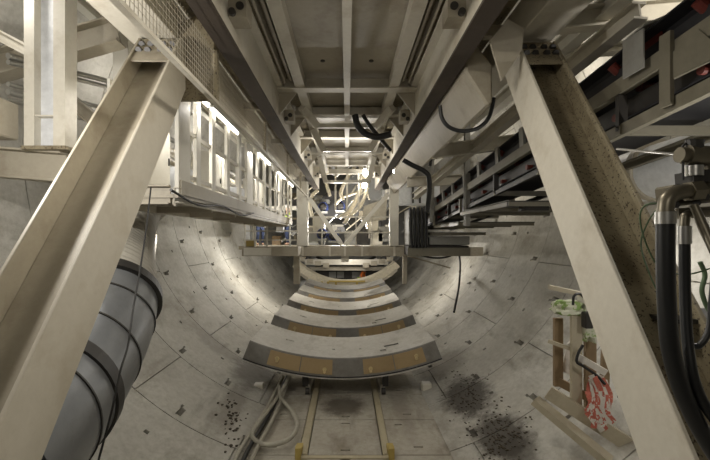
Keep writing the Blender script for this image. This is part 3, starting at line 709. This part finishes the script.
pipe([at(362,190,19), at(352,194,19), at(342,198,19.3), at(335,205,19.5)], .07, 'pipe_cream', 'small cream pipe curling to the left motor')
pipe([at(328,162,19), at(325,170,19), at(326,182,19), at(330,196,19)], .08, 'pipe_cream', 'cream pipe at the left of the tangle')
pipe([at(318,190,17.6), at(312,196,17.6), at(310,206,17.6), at(312,216,17.6)], .08, 'pipe_cream', 'cream pipe bending by the left frame post')
pipe([at(336,150,20), at(333,158,20), at(334,175,20.5)], .1, 'grey_steel', 'grey pipe hanging behind the deck stringer')
mach('canvas_sheet', MB().quadlist([at(362,222,17.2), at(386,220,17.6), at(387,198,17.6), at(364,206,17.2), at(362,222,17.3), at(386,220,17.7), at(387,198,17.7), at(364,206,17.3)], [(0,3,2,1),(4,5,6,7),(0,1,5,4),(1,2,6,5),(2,3,7,6),(3,0,4,7)]), 'canvas', 'pale canvas sheet behind the right V brace', 'sheet')
t = thing('tunnelling_machine', (0, 30, -1), 'crowded cream shield machinery filling the far end', 'machine')
for k in range(95):
    u = rnd.uniform(285, 425); v = rnd.uniform(150, 240); Y = rnd.uniform(20.5, 27); w = rnd.uniform(.12, .75); h = rnd.uniform(.10, .6)
    c = at(u, v, Y)
    if (c.x**2+(c.z-AX)**2)**.5 > 5.2 or (Y > 22.9 and math.hypot(c.x-.91, c.z-2.55) < 2.2): continue
    MB().box(c.x-w/2, c.x+w/2, Y, Y+.6, c.z-h/2, c.z+h/2).build('machine_block', rnd.choice(['cream', 'cream_dull', 'cream_rust', 'grey_steel', 'grey_steel', 'black_steel']), t, bevel=.02)
for k in range(60):
    u = rnd.uniform(290, 420); v = rnd.uniform(155, 235); Y = rnd.uniform(19.5, 24); c = at(u, v, Y); d = V((rnd.uniform(-1, 1), rnd.uniform(0, .6), rnd.uniform(-.9, .9)))
    MB().cyl(c, c+d, rnd.uniform(.025, .06), 8).build('machine_pipe', rnd.choice(['pipe_cream', 'grey_steel', 'bright_steel']), t)
for (u, v) in ((312,240),(350,238),(362,236),(376,238),(384,234),(318,224),(372,226)):
    c = at(u, v, 18.8); MB().box(c.x-.25, c.x+.3, 18.8, 19.3, c.z-.35, c.z+.35).build('valve_block', rnd.choice(['black_steel','grey_steel','cream']), t)
for k, (u0,v0,u1,v1,Y,m_) in enumerate(((246,224,250,245,17.5,'white_plastic'),(253,222,256,245,17.3,'cream_clean'),(268,206,296,210,18.4,'cream_clean'),(270,222,290,226,17.5,'cream'),(272,236,280,246,18.4,'wood'),(284,214,289,222,18,'grey_steel'),(276,224,283,232,17.8,'white_plastic'))):
    o = bx(u0,v0,u1,v1,Y,.4).build('stored_part', m_); tag(o, 'small stored item beyond the left landing, %s' % ['tall white panel', 'narrow pale panel', 'long pale bar', 'short cream bar', 'wooden crate', 'grey unit', 'white bin'][k], 'stored item', 'items beyond the left landing')

# lamps in the distance
for k, (u, v, Y) in enumerate(((365.5, 172.5, 17), (364.5, 184.5, 17), (396, 169, 13.6))):
    c = at(u, v, Y); t = thing('work_lamp', c, 'bright work lamp, %s' % ['upper of the two by the cream pipes', 'lower of the two by the cream pipes', 'beside the right overhead beam'][k], 'lamp', 'bright work lamps')
    MB().tube([c+V((0,0,-.16)), c+V((0,0,-.12)), c+V((0,0,.12)), c+V((0,0,.16))], [.05,.10,.10,.05], 12).build('lamp_bulb', 'lamp_glow', t)
    MB().box(c.x-.1, c.x+.1, c.y-.1, c.y+.1, c.z+.16, c.z+.24).build('lamp_cap', 'grey_steel', t)

# ------------------------------------------------------------------ people (far away)
def skin_chain(name, joints, edges, mat, parent):
    me = bpy.data.meshes.new(name); me.from_pydata([j[0] for j in joints], edges, []); o = bpy.data.objects.new(name, me); COL.objects.link(o)
    md = o.modifiers.new('skin', 'SKIN')
    for i, j in enumerate(joints): me.skin_vertices[0].data[i].radius = (j[1], j[1])
    me.skin_vertices[0].data[0].use_root = True
    sb = o.modifiers.new('sub', 'SUBSURF'); sb.levels = 1; sb.render_levels = 1
    me.materials.append(M[mat]); o.parent = parent; return o
def person(p, label, jacket, trousers, yaw=0, lean=0, sc=1.0):
    t = thing('person', p, label, 'person'); t.rotation_euler = (0, 0, yaw); t.scale = (sc, sc, sc)
    def L(x, y, z):                                   # lean forward from the hip
        if z > .92:
            a = lean; dz = z-.92; return (x, y*math.cos(a)-dz*math.sin(a), .92+dz*math.cos(a)-y*math.sin(a)*0)
        return (x, y, z)
    J = [(L(0,0,.95), .14), (L(0,0,1.15), .13), (L(0,0,1.38), .15), (L(0,0,1.50), .055), (L(0,-.01,1.60), .095), (L(0,-.01,1.70), .085),
         (L(-.19,0,1.40), .06), (L(-.25,-.05,1.12), .045), (L(-.22,-.25,.98), .035), (L(-.21,-.33,.96), .035),
         (L(.19,0,1.40), .06), (L(.25,-.05,1.12), .045), (L(.22,-.25,.98), .035), (L(.21,-.33,.96), .035),
         ((-.10,0,.85), .09), ((-.12,-.04,.48), .06), ((-.12,.03,.09), .045), ((-.12,-.13,.05), .04),
         ((.10,0,.85), .09), ((.12,-.04,.48), .06), ((.12,.03,.09), .045), ((.12,-.13,.05), .04)]
    E = [(0,1),(1,2),(2,3),(3,4),(4,5),(2,6),(6,7),(7,8),(8,9),(2,10),(10,11),(11,12),(12,13),(0,14),(14,15),(15,16),(16,17),(0,18),(18,19),(19,20),(20,21)]
    skin_chain('body', J, E, 'skin', t)
    I = [0,1,2,6,7,8,10,11,12]; mp = {a: i for i, a in enumerate(I)}
    skin_chain('jacket', [(J[i][0], J[i][1]+.022) for i in I], [(mp[a], mp[b]) for a, b in E if a in mp and b in mp], jacket, t)
    I = [0,14,15,16,18,19,20]; mp2 = {a: i for i, a in enumerate(I)}
    skin_chain('trousers', [(J[i][0], J[i][1]+.02) for i in I], [(mp2[a], mp2[b]) for a, b in E if a in mp2 and b in mp2], trousers, t)
    h = V(J[5][0]); mb = MB()
    mb.tube([(0,0,-.01), (0,0,0), (0,0,.05), (0,0,.10), (0,0,.12)], [.14, .125, .12, .08, .02], 14)
    o = mb.build('helmet', 'helmet_white', None, smooth=True); o.parent = t; o.location = h
    return t
zf = at(0,247,14.5).z
person(V((at(260,0,17.3).x, 17.3, zf)), 'person in navy work clothes standing on the left landing', 'navy_cloth', 'navy_cloth', .6)
person(V((at(288,0,17.6).x, 17.6, zf)), 'person in yellow hi-vis jacket on the left landing, turned away', 'hi_vis_yellow', 'navy_cloth', -1.2)
c = V((at(360.5,0,27.0).x, 27.0, -3.62))
tag(MB().box(c.x-.9, c.x+.9, 26.7, 27.4, -3.94, -3.62).build('step_box', 'black_steel'), 'low dark step under the orange clad person', 'step')
person(c, 'person in orange hi-vis bending over on the pale arc', 'hi_vis_orange', 'hi_vis_yellow', 1.1, .55, 1.0)

# ------------------------------------------------------------------ hoses and cables
def hose(pts, r, mat, label, name='hose', cat='hose', n=12, group=None): return mach(name, MB().tube(curve_pts(pts), r, n), mat, label, cat, group, smooth=True)
hose([at(355,115,8.6), at(358,126,8.6), at(366,134,8.6), at(378,137,8.5), at(391,134,8.4)], .07, 'hose_rubber', 'thick black hose looping under the deck')
hose([at(363,115,8.8), at(370,126,8.8), at(380,138,8.9), at(390,150,9.3)], .045, 'hose_rubber', 'thinner black hose crossing behind the looping hose')
hose([at(440,106,5.9), at(442,118,5.9), at(449,127,5.9), at(462,131,5.9), at(478,128,5.9), at(489,117,5.9), at(494,98,5.9)], .03, 'hose_rubber', 'black cable loop hanging left of the right leg', 'cable', 'cable')
hose([at(403,160,8.0), at(412,165,8.0), at(424,171,8.0), at(429,178,8.0), at(429,195,8.1), at(427,212,8.2)], .05, 'hose_rubber', 'black hose dropping from the right overhead beam')
hose([at(446,138,9.5), at(441,152,9.5), at(432,158,9.5), at(430,166,9.5)], .035, 'hose_rubber', 'short black hose beside the duct casing')
hose([at(412,250,14.8), at(420,255,14.8), at(436,258,14.8), at(450,256,14.8), at(457,250,14.8), at(460,262,14.5), at(459,285,13.5), at(454,312,12.2)], .035, 'cable_rubber', 'long dark cable hanging down the right lining', 'cable', 'cable')
hose([at(289,377,10.0)]+[at(u,v,3.75*F/(v-V0)) for u,v in ((281,392),(270,408),(257,425),(252,436),(262,444),(280,443),(292,436),(297,424),(291,410),(281,398),(279,385))], .045, 'hose_grey', 'grey hose coiled in a loop on the left slabs', 'coiled_hose')
for k, (u0, u1, lab) in enumerate(((283, 240, 'left'), (287, 248, 'middle'), (290, 256, 'right'))):
    o = hose([at(u0,377,3.8*F/(377-V0)), at((u0+u1)/2+3,412,3.78*F/(412-V0)), at(u1,450,3.78*F/(450-V0)), at(u1-9,472,3.78*F/(472-V0))], .04, 'hose_grey' if k != 1 else 'hose_rubber', 'long floor hose beside the left slabs, %s of three' % lab, 'floor_hose', 'hose', 10, 'floor hoses')
for (u, v, lab) in ((259,391,'pale concrete lug block on the left floor edge'), (426,390,'pale concrete lug block on the right floor edge')):
    c = atz(u, v, FL); o = MB().box(c.x-.13, c.x+.13, c.y-.12, c.y+.12, FL, FL+.2).build('lug_block', 'cream', bevel=.03); tag(o, lab, 'block')
# ------------------------------------------------------------------ hydraulic manifold, near right
Yh = 1.75
t = thing('hydraulic_manifold', at(690,200,Yh), 'brass coloured hydraulic manifold with elbow fittings at right edge', 'manifold')
def h_(u, v, dy=0): return at(u, v, Yh+dy)
MB().beam(h_(664,197,.12), h_(745,188,.12), .12, .10).build('manifold_bar', 'brass_steel', t, bevel=.01)
MB().tube(curve_pts([h_(665.5,226), h_(665.5,210), h_(668,199), h_(677,193), h_(690,191)]), .033, 16).build('elbow', 'brass_steel', t, smooth=True)
MB().tube([h_(665.5,212), h_(665.5,224)], .040, 16).build('crimp_collar', 'bright_steel', t, smooth=True)
MB().tube([h_(688,191.5), h_(700,190.5)], .046, 6).build('hex_nut', 'brass_steel', t)
MB().tube(curve_pts([h_(684.5,238,.05), h_(684.5,222,.05), h_(687,215,.05), h_(700,213,.05), h_(720,212,.05)]), .02, 14).build('elbow', 'brass_steel', t, smooth=True)
MB().tube([h_(684.5,226,.05), h_(684.5,244,.05)], .027, 14).build('crimp_collar', 'bright_steel', t, smooth=True)
MB().beam(h_(672,214,.15), h_(740,210,.15), .08, .05).build('pipe_clamp_rail', 'brass_steel', t)
for (u, v) in ((676, 205), (697, 203), (706, 197)): MB().tube([h_(u,v,.05), h_(u,v,.0)], .016, 6).build('bolt', 'black_steel', t)
MB().tube([h_(694,205,-.02), h_(703,226,-.05), h_(716,256,-.1)], [.016,.02,.016], 12).build('adapter', 'brass_steel', t, smooth=True)
t = thing('shutoff_valve', at(693,160,Yh), 'small brass shut-off valve with black grip at upper right edge', 'valve')
MB().tube([h_(679,155), h_(686,155)], .034, 14).build('end_fitting', 'brass_steel', t, smooth=True)
MB().tube([h_(686,155), h_(707,156), h_(740,157)], .044, 16).build('valve_body', 'brass_steel', t, smooth=True)
MB().cyl(h_(694,150), h_(694,141), .035, 12).cyl(h_(690,143), h_(690,139.5), .018, 8).cyl(h_(699,143), h_(699,140), .02, 8).build('adjuster', 'black_steel', t)
MB().tube(curve_pts([h_(690,145), h_(685,144), h_(682,149), h_(683,160), h_(683,180)]), .005, 6).build('bonding_wire', 'cable_rubber', t)
MB().cyl(h_(694,166), h_(694,176), .034, 14).build('gauge', 'bright_steel', t, smooth=True)
MB().beam(h_(684,178,.03), h_(740,174,.03), .10, .05).build('valve_bracket', 'black_steel', t)
MB().beam(h_(700,168,.03), h_(740,167,.03), .08, .06).build('lower_block', 'brass_steel', t)
hose([h_(617,149,.6), h_(650,152,.3), h_(681,155,.02)], .007, 'bright_steel', 'thin steel rod running from the leg to the valve', 'steel_rod', 'rod', 8)
hose([h_(665.5,224), h_(665.5,262), h_(666.5,300), h_(670,345), h_(680,385), h_(698,425), h_(725,470)], .036, 'hose_rubber', 'thick black hydraulic hose hanging at the right edge, left one', 'hydraulic_hose', 'hose', 16)
hose([h_(684.5,242,.05), h_(685,290,.05), h_(687,335,.03), h_(692,372,.0), h_(703,402,-.02), h_(722,430,-.05)], .022, 'hose_rubber', 'slimmer black hydraulic hose beside the thick one', 'hydraulic_hose', 'hose', 14)
hose([h_(716,256,.1), h_(712,300,.12), h_(709,330,.12), h_(700,345,.12), h_(692,346,.12)], .014, 'hose_rubber', 'black hose curling in from the far right edge', 'hydraulic_hose', 'hose', 12)
hose([h_(661,203,.1), h_(646,205,.15), h_(640,216,.2), h_(644,238,.2), h_(655,262,.2), h_(668,272,.2), h_(690,274,.25), h_(712,268,.3)], .004, 'cable_green', 'thin green wire looping down behind the hoses', 'wire', 'wire', 6)
hose([h_(660,206,.1), h_(648,222,.25), h_(641,245,.3), h_(650,275,.3), h_(662,300,.3)], .004, 'cable_green', 'thin wire loop left of the thick hose', 'wire', 'wire', 6)
hose([h_(700,262,.5), h_(705,275,.5), h_(702,292,.5), h_(710,312,.5), h_(722,318,.5)], .012, 'cable_green', 'greenish hose hooking at the right edge', 'thin_hose', 'hose', 8)
t = thing('tool_cabinet', at(690,380,2.8), 'dull cream cabinet behind the hanging hoses', 'cabinet')
MB().box(at(676,0,2.8).x, at(760,0,2.8).x, 2.8, 3.2, at(0,430,2.8).z, at(0,322,2.8).z).build('cabinet_body', 'cream_dull', t, bevel=.02)
MB().box(at(670,0,2.75).x, at(760,0,2.8).x, 2.74, 3.2, at(0,322,2.8).z, at(0,318,2.8).z).build('cabinet_top', 'black_steel', t)
# big pale pipe under the conveyor
t = thing('water_pipe', (4.95, 6, .4), 'big pale pipe along the lining at right, below the conveyor', 'pipe')
MB().cyl((4.75, 1.0, 1.05), (4.75, 7.3, 1.0), .42, 32).build('pipe_wall', 'white_plastic', t, smooth=True)
for y in (3.2, 6.0): MB().cyl((4.75, y, 1.03), (4.75, y+.12, 1.03), .47, 32).build('coupling', 'cream_dull', t)

# ------------------------------------------------------------------ wooden trestle with bag and tape
Yw = 6.1
def w_(u, v, dy=0): return at(u, v, Yw+dy)
t = thing('wooden_trestle', w_(580,430), 'rough wooden trestle leaning on the lining by the right leg', 'trestle')
MB().beam(w_(558,386), w_(558,318), .13, .06, (0,1,0)).build('upright', 'wood', t)
MB().beam(w_(576,408,-.3), w_(576,316,-.3), .15, .06, (0,1,0)).build('upright', 'wood_pale', t)
MB().beam(w_(590,412,-.1), w_(590,330,-.1), .16, .06, (0,1,0)).build('upright', 'wood', t)
MB().beam(w_(603,420,.2), w_(606,345,.2), .12, .06, (0,1,0)).build('upright', 'wood', t)
MB().beam(w_(549,287,-.1), w_(600,298,-.3), .16, .06).build('top_rail', 'wood_pale', t)
MB().beam(w_(548,341,-.1), w_(580,352,-.3), .05, .05).build('cross_rail', 'wood_pale', t)
MB().beam(w_(548,392,-.2), w_(640,452,-.7), .06, .20).build('lower_board', 'wood_pale', t)
MB().beam(w_(535,400,-.1), w_(610,462,-.8), .20, .10).build('floor_board', 'wood_pale', t)
MB().beam(w_(556,380,0), w_(600,404,-.2), .06, .12).build('cross_rail', 'wood', t)
MB().prism([(w_(563,0).x, w_(0,372).z), (w_(570,0).x, w_(0,345).z), (w_(575,0).x, w_(0,340).z), (w_(575,0).x, w_(0,378).z)], Yw+.05, Yw+.09).build('white_panel', 'white_tape', t)
MB().beam(w_(577,356,-.35), w_(606,373,-.5), .05, .09).build('wrapped_bar', 'white_tape', t)
mb = MB()
def crumple(c, sx, sy, sz, seed, nm, mat, label, cat):
    r = random.Random(seed); bm = bmesh.new(); bmesh.ops.create_icosphere(bm, subdivisions=3, radius=1)
    for v in bm.verts:
        n = v.co.copy(); k = 1+.22*math.sin(7*n.x+seed)*math.sin(6*n.y+2)+.18*math.sin(9*n.z+3*n.x)+r.uniform(-.05, .05)
        v.co = V((max(-.8, min(.8, n.x*k))*sx, max(-.8, min(.8, n.y*k))*sy, max(-.85, min(.85, n.z*k))*sz))
    mb = MB(); mb.quadlist([v.co+c for v in bm.verts], [tuple(v.index for v in f.verts) for f in bm.faces]); bm.free()
    return tag(mb.build(nm, mat), label, cat)
crumple(w_(566,308,-.15), .24, .20, .13, 1, 'plastic_bag', 'bag_cloth', 'green and white plastic bag draped on the trestle top, left half', 'bag')
crumple(w_(586,322,-.2), .13, .18, .34, 2, 'plastic_bag', 'bag_cloth', 'green and white plastic sheet hanging down the trestle, right half', 'bag')
o = MB().box(*(lambda p:(p.x-.14,p.x+.16,Yw-.35,Yw-.1,p.z-.14,p.z+.15))(w_(582,304))).build('carton', 'white_tape', bevel=.01); tag(o, 'white carton on top of the wooden trestle', 'carton')
o = MB().box(*(lambda p:(p.x-.06,p.x+.06,Yw-.5,Yw-.38,p.z-.13,p.z+.10))(w_(570,313))).build('cable_plug', 'black_steel', bevel=.015); tag(o, 'black power plug hanging at the trestle front', 'plug')
hose([w_(573,305,-.45), w_(574,296,-.45), w_(580,294,-.4), w_(586,300,-.4)], .018, 'cable_rubber', 'short black cable above the plug', 'cable', 'cable', 8)
hose([w_(583,345,-.45), w_(578,354,-.45), w_(577,362,-.45), w_(583,366,-.45), w_(596,375,-.5), w_(605,384,-.5)], .02, 'cable_rubber', 'black strap tied round the wrapped bar', 'strap', 'strap', 8)
o = MB().box(*(lambda p:(p.x-.1,p.x+.12,Yw-.55,Yw-.4,p.z-.07,p.z+.07))(w_(605,383))).build('clamp', 'black_steel', bevel=.02); tag(o, 'black clamp above the red tape bundle', 'clamp')
t = thing('tape_bundle', w_(603,425,-.4), 'crumpled red and white barrier tape hanging on the trestle', 'barrier tape')
r = random.Random(5)
for k in range(16):
    u = 591+r.uniform(0, 14); pts = [w_(u, 377+r.uniform(-2, 3), -.45+r.uniform(-.1, .1)), w_(u+r.uniform(-5, 9), 395, -.5), w_(u+r.uniform(-6, 12), 412, -.55), w_(u+r.uniform(-2, 16), 428+r.uniform(-6, 4), -.55)]
    P = curve_pts(pts, 5); mb = MB()
    for i in range(len(P)-1): mb.beam(P[i], P[i+1], .075, .006, (r.uniform(-.3,.3),1,.1))
    mb.build('tape_strip', 'red_tape' if k % 5 in (0, 2) else 'white_tape', t)
# ------------------------------------------------------------------ mud on the lining
r = random.Random(9)
def clods(n, cu, cv_, su, sv, nm, label, size=(.006, .026)):
    mb = MB()
    for k in range(n):
        u = r.gauss(cu, su); v = min(r.gauss(cv_, sv), 470); p = lining(u, v, RAD-.01); s_ = r.uniform(*size)
        bm = bmesh.new(); bmesh.ops.create_icosphere(bm, subdivisions=1, radius=s_)
        mb.quadlist([p+V((v_.co.x*r.uniform(.8,1.4), v_.co.y*r.uniform(.8,1.5), v_.co.z*.6)) for v_ in bm.verts], [tuple(x.index for x in f.verts) for f in bm.faces]); bm.free()
    return tag(mb.build(nm, 'mud'), label, 'mud', kind='stuff')
clods(150, 466, 392, 10, 12, 'mud_clods', 'dark mud clods on the lining right of the slabs')
clods(220, 502, 436, 15, 15, 'mud_clods', 'dark mud clods on the lining at bottom right')
clods(60, 232, 420, 6, 12, 'mud_clods', 'small dark clods left of the floor hoses', (.012, .035))

# ------------------------------------------------------------------ light
def area(p, tgt, sx, sy, power, col=(1,.90,.74)):
    l = bpy.data.lights.new('tunnel_light', 'AREA'); l.shape = 'RECTANGLE'; l.size = sx; l.size_y = sy; l.energy = power; l.color = col
    o = bpy.data.objects.new('tunnel_light', l); COL.objects.link(o); o.location = V(p)+V((0,0,CZ))
    o.rotation_euler = (V(tgt)-V(p)).to_track_quat('-Z', 'Y').to_euler(); return o
def lamp(p, power, r=.15, col=(1,.90,.74)):
    l = bpy.data.lights.new('tunnel_light', 'POINT'); l.energy = power; l.shadow_soft_size = r; l.color = col
    o = bpy.data.objects.new('tunnel_light', l); COL.objects.link(o); o.location = V(p)+V((0,0,CZ)); return o
W = (1,.92,.79); N = (1,.95,.88)
for y in (6.2, 9.5, 13): area((-2.75, y, 2.1), (-3.0, y, 0), .1, 1.4, 40, N)
for y in (5, 9, 14): lamp((-4.7, y, 3.4), 42, .15, N)           # lamps between gantry and lining, left
for y, z, e in ((4.5, 3.4, 60), (9, 3.4, 60), (14, 2.2, 90)): lamp((4.7, y, z), e, .15, W)          # and right
area((-3.5, 7, .12), (-5.2, 7.3, -3.0), .1, 1.5, 30, N)   # under the left walkway
area((4.4, 6.5, .2), (5.0, 6.8, -3.0), .1, 1.5, 30, N)
area((0, 3.4, 2.45), (0, 3.7, 0), .5, .2, 56, W)                # added light out of view under the deck, brightens the inner leg faces
area((0, -2.2, 1.6), (0, 8, -3), 1.2, .3, 22, W)                # added fill light behind the viewer, no fixture there
lamp((-3.3, 3.3, 1.2), 200, .05, N); lamp((3.7, 3.3, .4), 60, .05, N)  # right one added out of view to brighten the pale pipe
lamp((-.6, 11.5, 2.3), 26, .06, N); lamp((.6, 11.5, 2.3), 26, .06, N)  # pair added under the deck to brighten the segment tops
lamp((-.5, 19.0, .5), 260, .05, N); lamp((.7, 19.0, .5), 260, .05, N)
lamp((-3.3, 17.4, -.8), 190, .04, N); lamp((3.3, 17.4, -.8), 110, .04, N)
lamp((.5, 20.5, 2.0), 32, .2, N); lamp((.3, 25.0, -1.2), 50, .1, N)  # second one added to light the person in orange
lamp((-3.2, 16.8, 1.0), 100, .08, N); lamp((-.3, 14.5, 1.9), 40, .06, N)
w = bpy.data.worlds.new('tunnel_air'); S.world = w; w.use_nodes = True
w.node_tree.nodes['Background'].inputs[0].default_value = (1,.93,.83,1); w.node_tree.nodes['Background'].inputs[1].default_value = .03
cam = bpy.data.cameras.new('camera'); co = bpy.data.objects.new('camera', cam); COL.objects.link(co); S.camera = co
cam.sensor_width = 36; cam.lens = 36*F/710; cam.shift_x = 8/710; cam.shift_y = 8/710; cam.clip_start = .05; cam.clip_end = 200
co.location = (0, 0, CZ); co.rotation_euler = (PI/2, 0, 0)
S.view_settings.view_transform = 'Standard'; S.view_settings.look = 'None'; S.view_settings.gamma = 1; S.view_settings.use_curve_mapping = False
S.view_settings.exposure = 0.0
